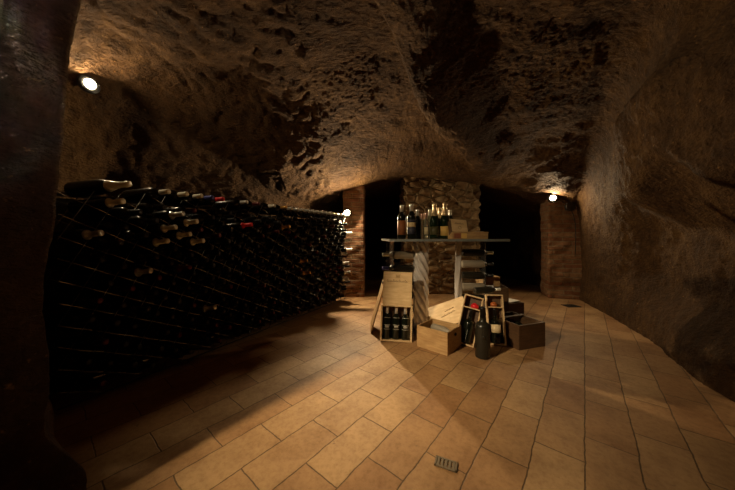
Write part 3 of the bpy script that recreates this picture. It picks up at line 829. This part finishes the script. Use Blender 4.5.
# cases D and E with a bottle each
def lean_case(bl, br, tl, label, h, d, mat, name='single_bottle_case'):
    p0 = on_floor(*bl); p1 = on_floor(*br); ax = (p1 - p0); w = ax.length; c = (p0 + p1) / 2
    return w, c, math.degrees(math.atan2(ax.y, ax.x))
cD = on_floor(463.8, 346.0)
MD = T(cD) @ R('Z', -28) @ R('Y', 10) @ R('X', -17); MD.translation.z = 0.012
MD.translation += Vector((0.0, 0.0, 0.0))
case_upright(MD, 0.150, 0.405, 0.095, M_PALE, 'narrow wooden case with a dark white-lettered bottle, left of the standing black bottle', div=0.300)
M = MD @ T((0.0, 0.0435, 0.0115))
oD = bottle(M, 'dark bottle with white upright lettering in the left narrow case', glass=M_GLASS, cap='black', kind='port', scale=0.725, face=-90)
txt = link('lettering', join_me([box_me(0.0012, 0.0008, 0.006 + 0.004 * (k % 2), (0.0, 0, 0.05 + k * 0.011), 0) for k in range(10)] + [box_me(0.006, 0.0008, 0.0015, (0.003 * (-1) ** k, 0, 0.05 + k * 0.011), 0) for k in range(10)]), LAB['white'], oD, T((0.004, -0.0550, 0)))
g = link('glass_stopper', lathe_me([(0.02, 0), (0.03, 0.004), (0.032, 0.02), (0.024, 0.036), (0.01, 0.044), (0.003, 0.046)], 20), CAPS['red'], None, MD @ T((0.018, 0.045, 0.3045)))
g.name = 'bottle_stopper'; tag(g, 'round red stopper in the upper compartment of the left narrow case', 'stopper')
cE = on_floor(497.8, 346.2)
ME = T(cE) @ R('Z', -18) @ R('Y', -2) @ R('X', -14); ME.translation.z = 0.008
case_upright(ME, 0.134, 0.405, 0.090, M_PALE, 'narrow wooden case with a cream-labelled bottle, right of the standing black bottle', div=0.300)
bottle(ME @ T((0.0, 0.0425, 0.0115)), 'dark bottle with a cream label in the right narrow case', kind='port', glass=M_GLASS, cap='black', scale=0.725, labels=[(0.115, 0.205, 'cream', 70)])
g = link('bottle_stopper', lathe_me([(0.02, 0), (0.028, 0.004), (0.03, 0.018), (0.022, 0.034), (0.01, 0.04), (0.003, 0.042)], 20), simple('amber_stopper', (0.45, 0.12, 0.03), 0.4), None, ME @ T((-0.005, 0.045, 0.3045)))
tag(g, 'amber stopper in the upper compartment of the right narrow case', 'stopper')
# the standing black bottle in front
pF = on_floor(482.6, 357.0); pF.y += 0.0
o = bottle(T(pF), 'large dusty black bottle standing on the floor in front of the narrow cases', kind='port', glass=M_DUST, cap='black', scale=0.98, face=math.degrees(math.atan2(-pF.y, -pF.x)))
import itertools
seal = link('seal', lathe_me([(0.014, 0), (0.0145, 0.001), (0.010, 0.0025), (0.002, 0.003)], 20), M_DUST, o, frame((0.0545 * math.cos(math.radians(-105)), 0.0545 * math.sin(math.radians(-105)), 0.165), (math.cos(math.radians(-105)), math.sin(math.radians(-105)), 0), (0, 0, 1)))
# crate G on the right, full of bottles
pG = on_floor(519.2, 350.6); pG2 = on_floor(545, 346.2); d = pG2 - pG
MG = T(pG) @ Matrix.Rotation(math.atan2(d.y, d.x), 4, 'Z')
crate(MG, 0.275, 0.33, 0.195, 'large dark wooden crate with bottles in it at the right front of the pile', M_OLD, 0.012, dividers=0)
for k, (x, y, cap) in enumerate(((0.06, 0.17, 'black'), (0.137, 0.16, 'black'), (0.215, 0.17, 'wine'))):
    bottle(MG @ frame((x, y - 0.11, 0.050), (0, 0.93, 0.40), (1, 0, 0)), 'dark bottle tilted in the large dark crate, %s' % ['left of three', 'middle of three', 'right of three'][k], glass=M_GLASS, cap=cap, scale=0.85, group='bottles in the large dark crate')
ls = link('wooden_lath', box_me(0.25, 0.03, 0.008), M_OLD, None, MG @ T((0.137, 0.20, 0.1995)) @ R('Z', 4)); 
ls.scale = (1.1, 1, 1); tag(ls, 'flat lath laid across the large dark crate', 'lath')
# crate H behind it
MH = T(on_floor(503.5, 319.5)) @ R('Z', 14)
crate(MH, 0.27, 0.26, 0.165, 'brown crate with white paper on top, behind the large dark crate', M_OLD)
pp = link('paper_sheet', box_me(0.17, 0.12, 0.0025, (0, 0, 0), 0), M_PAPER, None, MH @ T((0.19, 0.12, 0.1675)) @ R('Z', 12) )
tag(pp, 'white sheet of paper lying on the brown crate', 'paper')
# crate I with small box J on it
MI = T((1.20, 2.66, 0)) @ R('Z', -8)
crate(MI, 0.20, 0.22, 0.385, 'tall dark crate right of the right pedestal, a small box on top of it', M_OLD)
MJ = MI @ T((-0.012, 0.03, 0.3855)) @ R('Z', 16)
tj = crate(MJ, 0.16, 0.16, 0.10, 'small brown box with a pale upper board on top of the tall dark crate', M_PINE, 0.009, name='small_wooden_box', cat='box')
link('lid', box_me(0.10, 0.15, 0.008, (0, 0, 0)), M_PALE, tj, T((0.05, 0.08, 0.105)))
fb = link('wooden_board', box_me(0.26, 0.20, 0.018, (0, 0, 0.009)), M_PINE, None, T((1.72, 3.25, 0)) @ R('Z', 20))
tag(fb, 'flat board on the floor behind the brown crate with the paper', 'board')
bottle(frame((0.93, 2.31, 0.425), (1, 0.12, 0.03), (0, 0, 1)), 'dark bottle lying across the top of the narrow cases', glass=M_DUST, cap='silver', scale=0.8)

# boxes on the table
def on_table(px, Y): return Vector(((px - CX) / F * Y, Y, TH + 0.0005))
MK = T(on_table(452.5, 2.36)) @ R('Z', 3)
tk = thing('flat_wooden_box', 'flat brown wooden box lying on the right part of the glass table', 'box', MK)
link('tray', box_me(0.325, 0.12, 0.052, (0.1625, 0.06, 0.026)), M_PINE, tk)
link('lid', box_me(0.329, 0.124, 0.012, (0.1645, 0.06, 0.0585)), M_PINE, tk)
link('pale_label', box_me(0.05, 0.001, 0.044, (0.105, -0.0008, 0.028), 0), LAB['yellow'], tk)
link('red_label', box_me(0.06, 0.001, 0.044, (0.045, -0.0008, 0.028), 0), simple('red_brown_print', (0.30, 0.10, 0.05), 0.6), tk)
MK2 = MK @ T((0.0, 0.012, 0.0655)) @ R('Y', 4) @ R('X', -26)
tk2 = thing('printed_wooden_box', 'small box with a pale printed face, tilted back on the flat wooden box', 'box', MK2)
link('body', box_me(0.155, 0.075, 0.135, (0.0775, 0.0405, 0.0675)), M_OLD, tk2)
fp = link('face_board', box_me(0.145, 0.004, 0.128, (0.0745, 0.0, 0.0665)), M_PALE, tk2)
link('printed_writing', join_me([scribble_me(0.09, 0.014, 5)]), M_INK, fp, T((0.075, -0.003, 0.085)))
link('printed_ring', join_me([tube_me([(0.014 * math.cos(a * PI / 8), 0, 0.014 * math.sin(a * PI / 8)) for a in range(17)], 0.0010, 5, False)]), M_INK, fp, T((0.075, -0.003, 0.045)))
pp = link('paper_note', box_me(0.06, 0.05, 0.002, (0, 0, 0), 0), M_PAPER, None, MK @ T((0.275, 0.07, 0.066)) @ R('Z', 10))
tag(pp, 'small white paper lying on the flat wooden box on the table', 'paper')

# ------------------------------------------------------------------ world, camera, colour
w = bpy.data.worlds.new('dark'); bpy.context.scene.world = w; w.use_nodes = True
w.node_tree.nodes['Background'].inputs[0].default_value = (0, 0, 0, 1)
w.node_tree.nodes['Background'].inputs[1].default_value = 0
cam = bpy.data.cameras.new('camera'); co = bpy.data.objects.new('camera', cam); C.objects.link(co)
co.location = (0, 0, H); co.rotation_euler = (PI / 2, 0, 0)
cam.sensor_width = 36; cam.lens = F / 735 * 36; cam.shift_y = -(245 - CY) / 735; cam.clip_start = 0.02
sc = bpy.context.scene; sc.camera = co
vs = sc.view_settings; vs.view_transform = 'Standard'; vs.look = 'None'; vs.gamma = 1; vs.exposure = 0.0; vs.use_curve_mapping = False
sc.cycles.use_denoising = True
sc.cycles.caustics_reflective = False; sc.cycles.caustics_refractive = False
sc.cycles.sample_clamp_indirect = 4.0
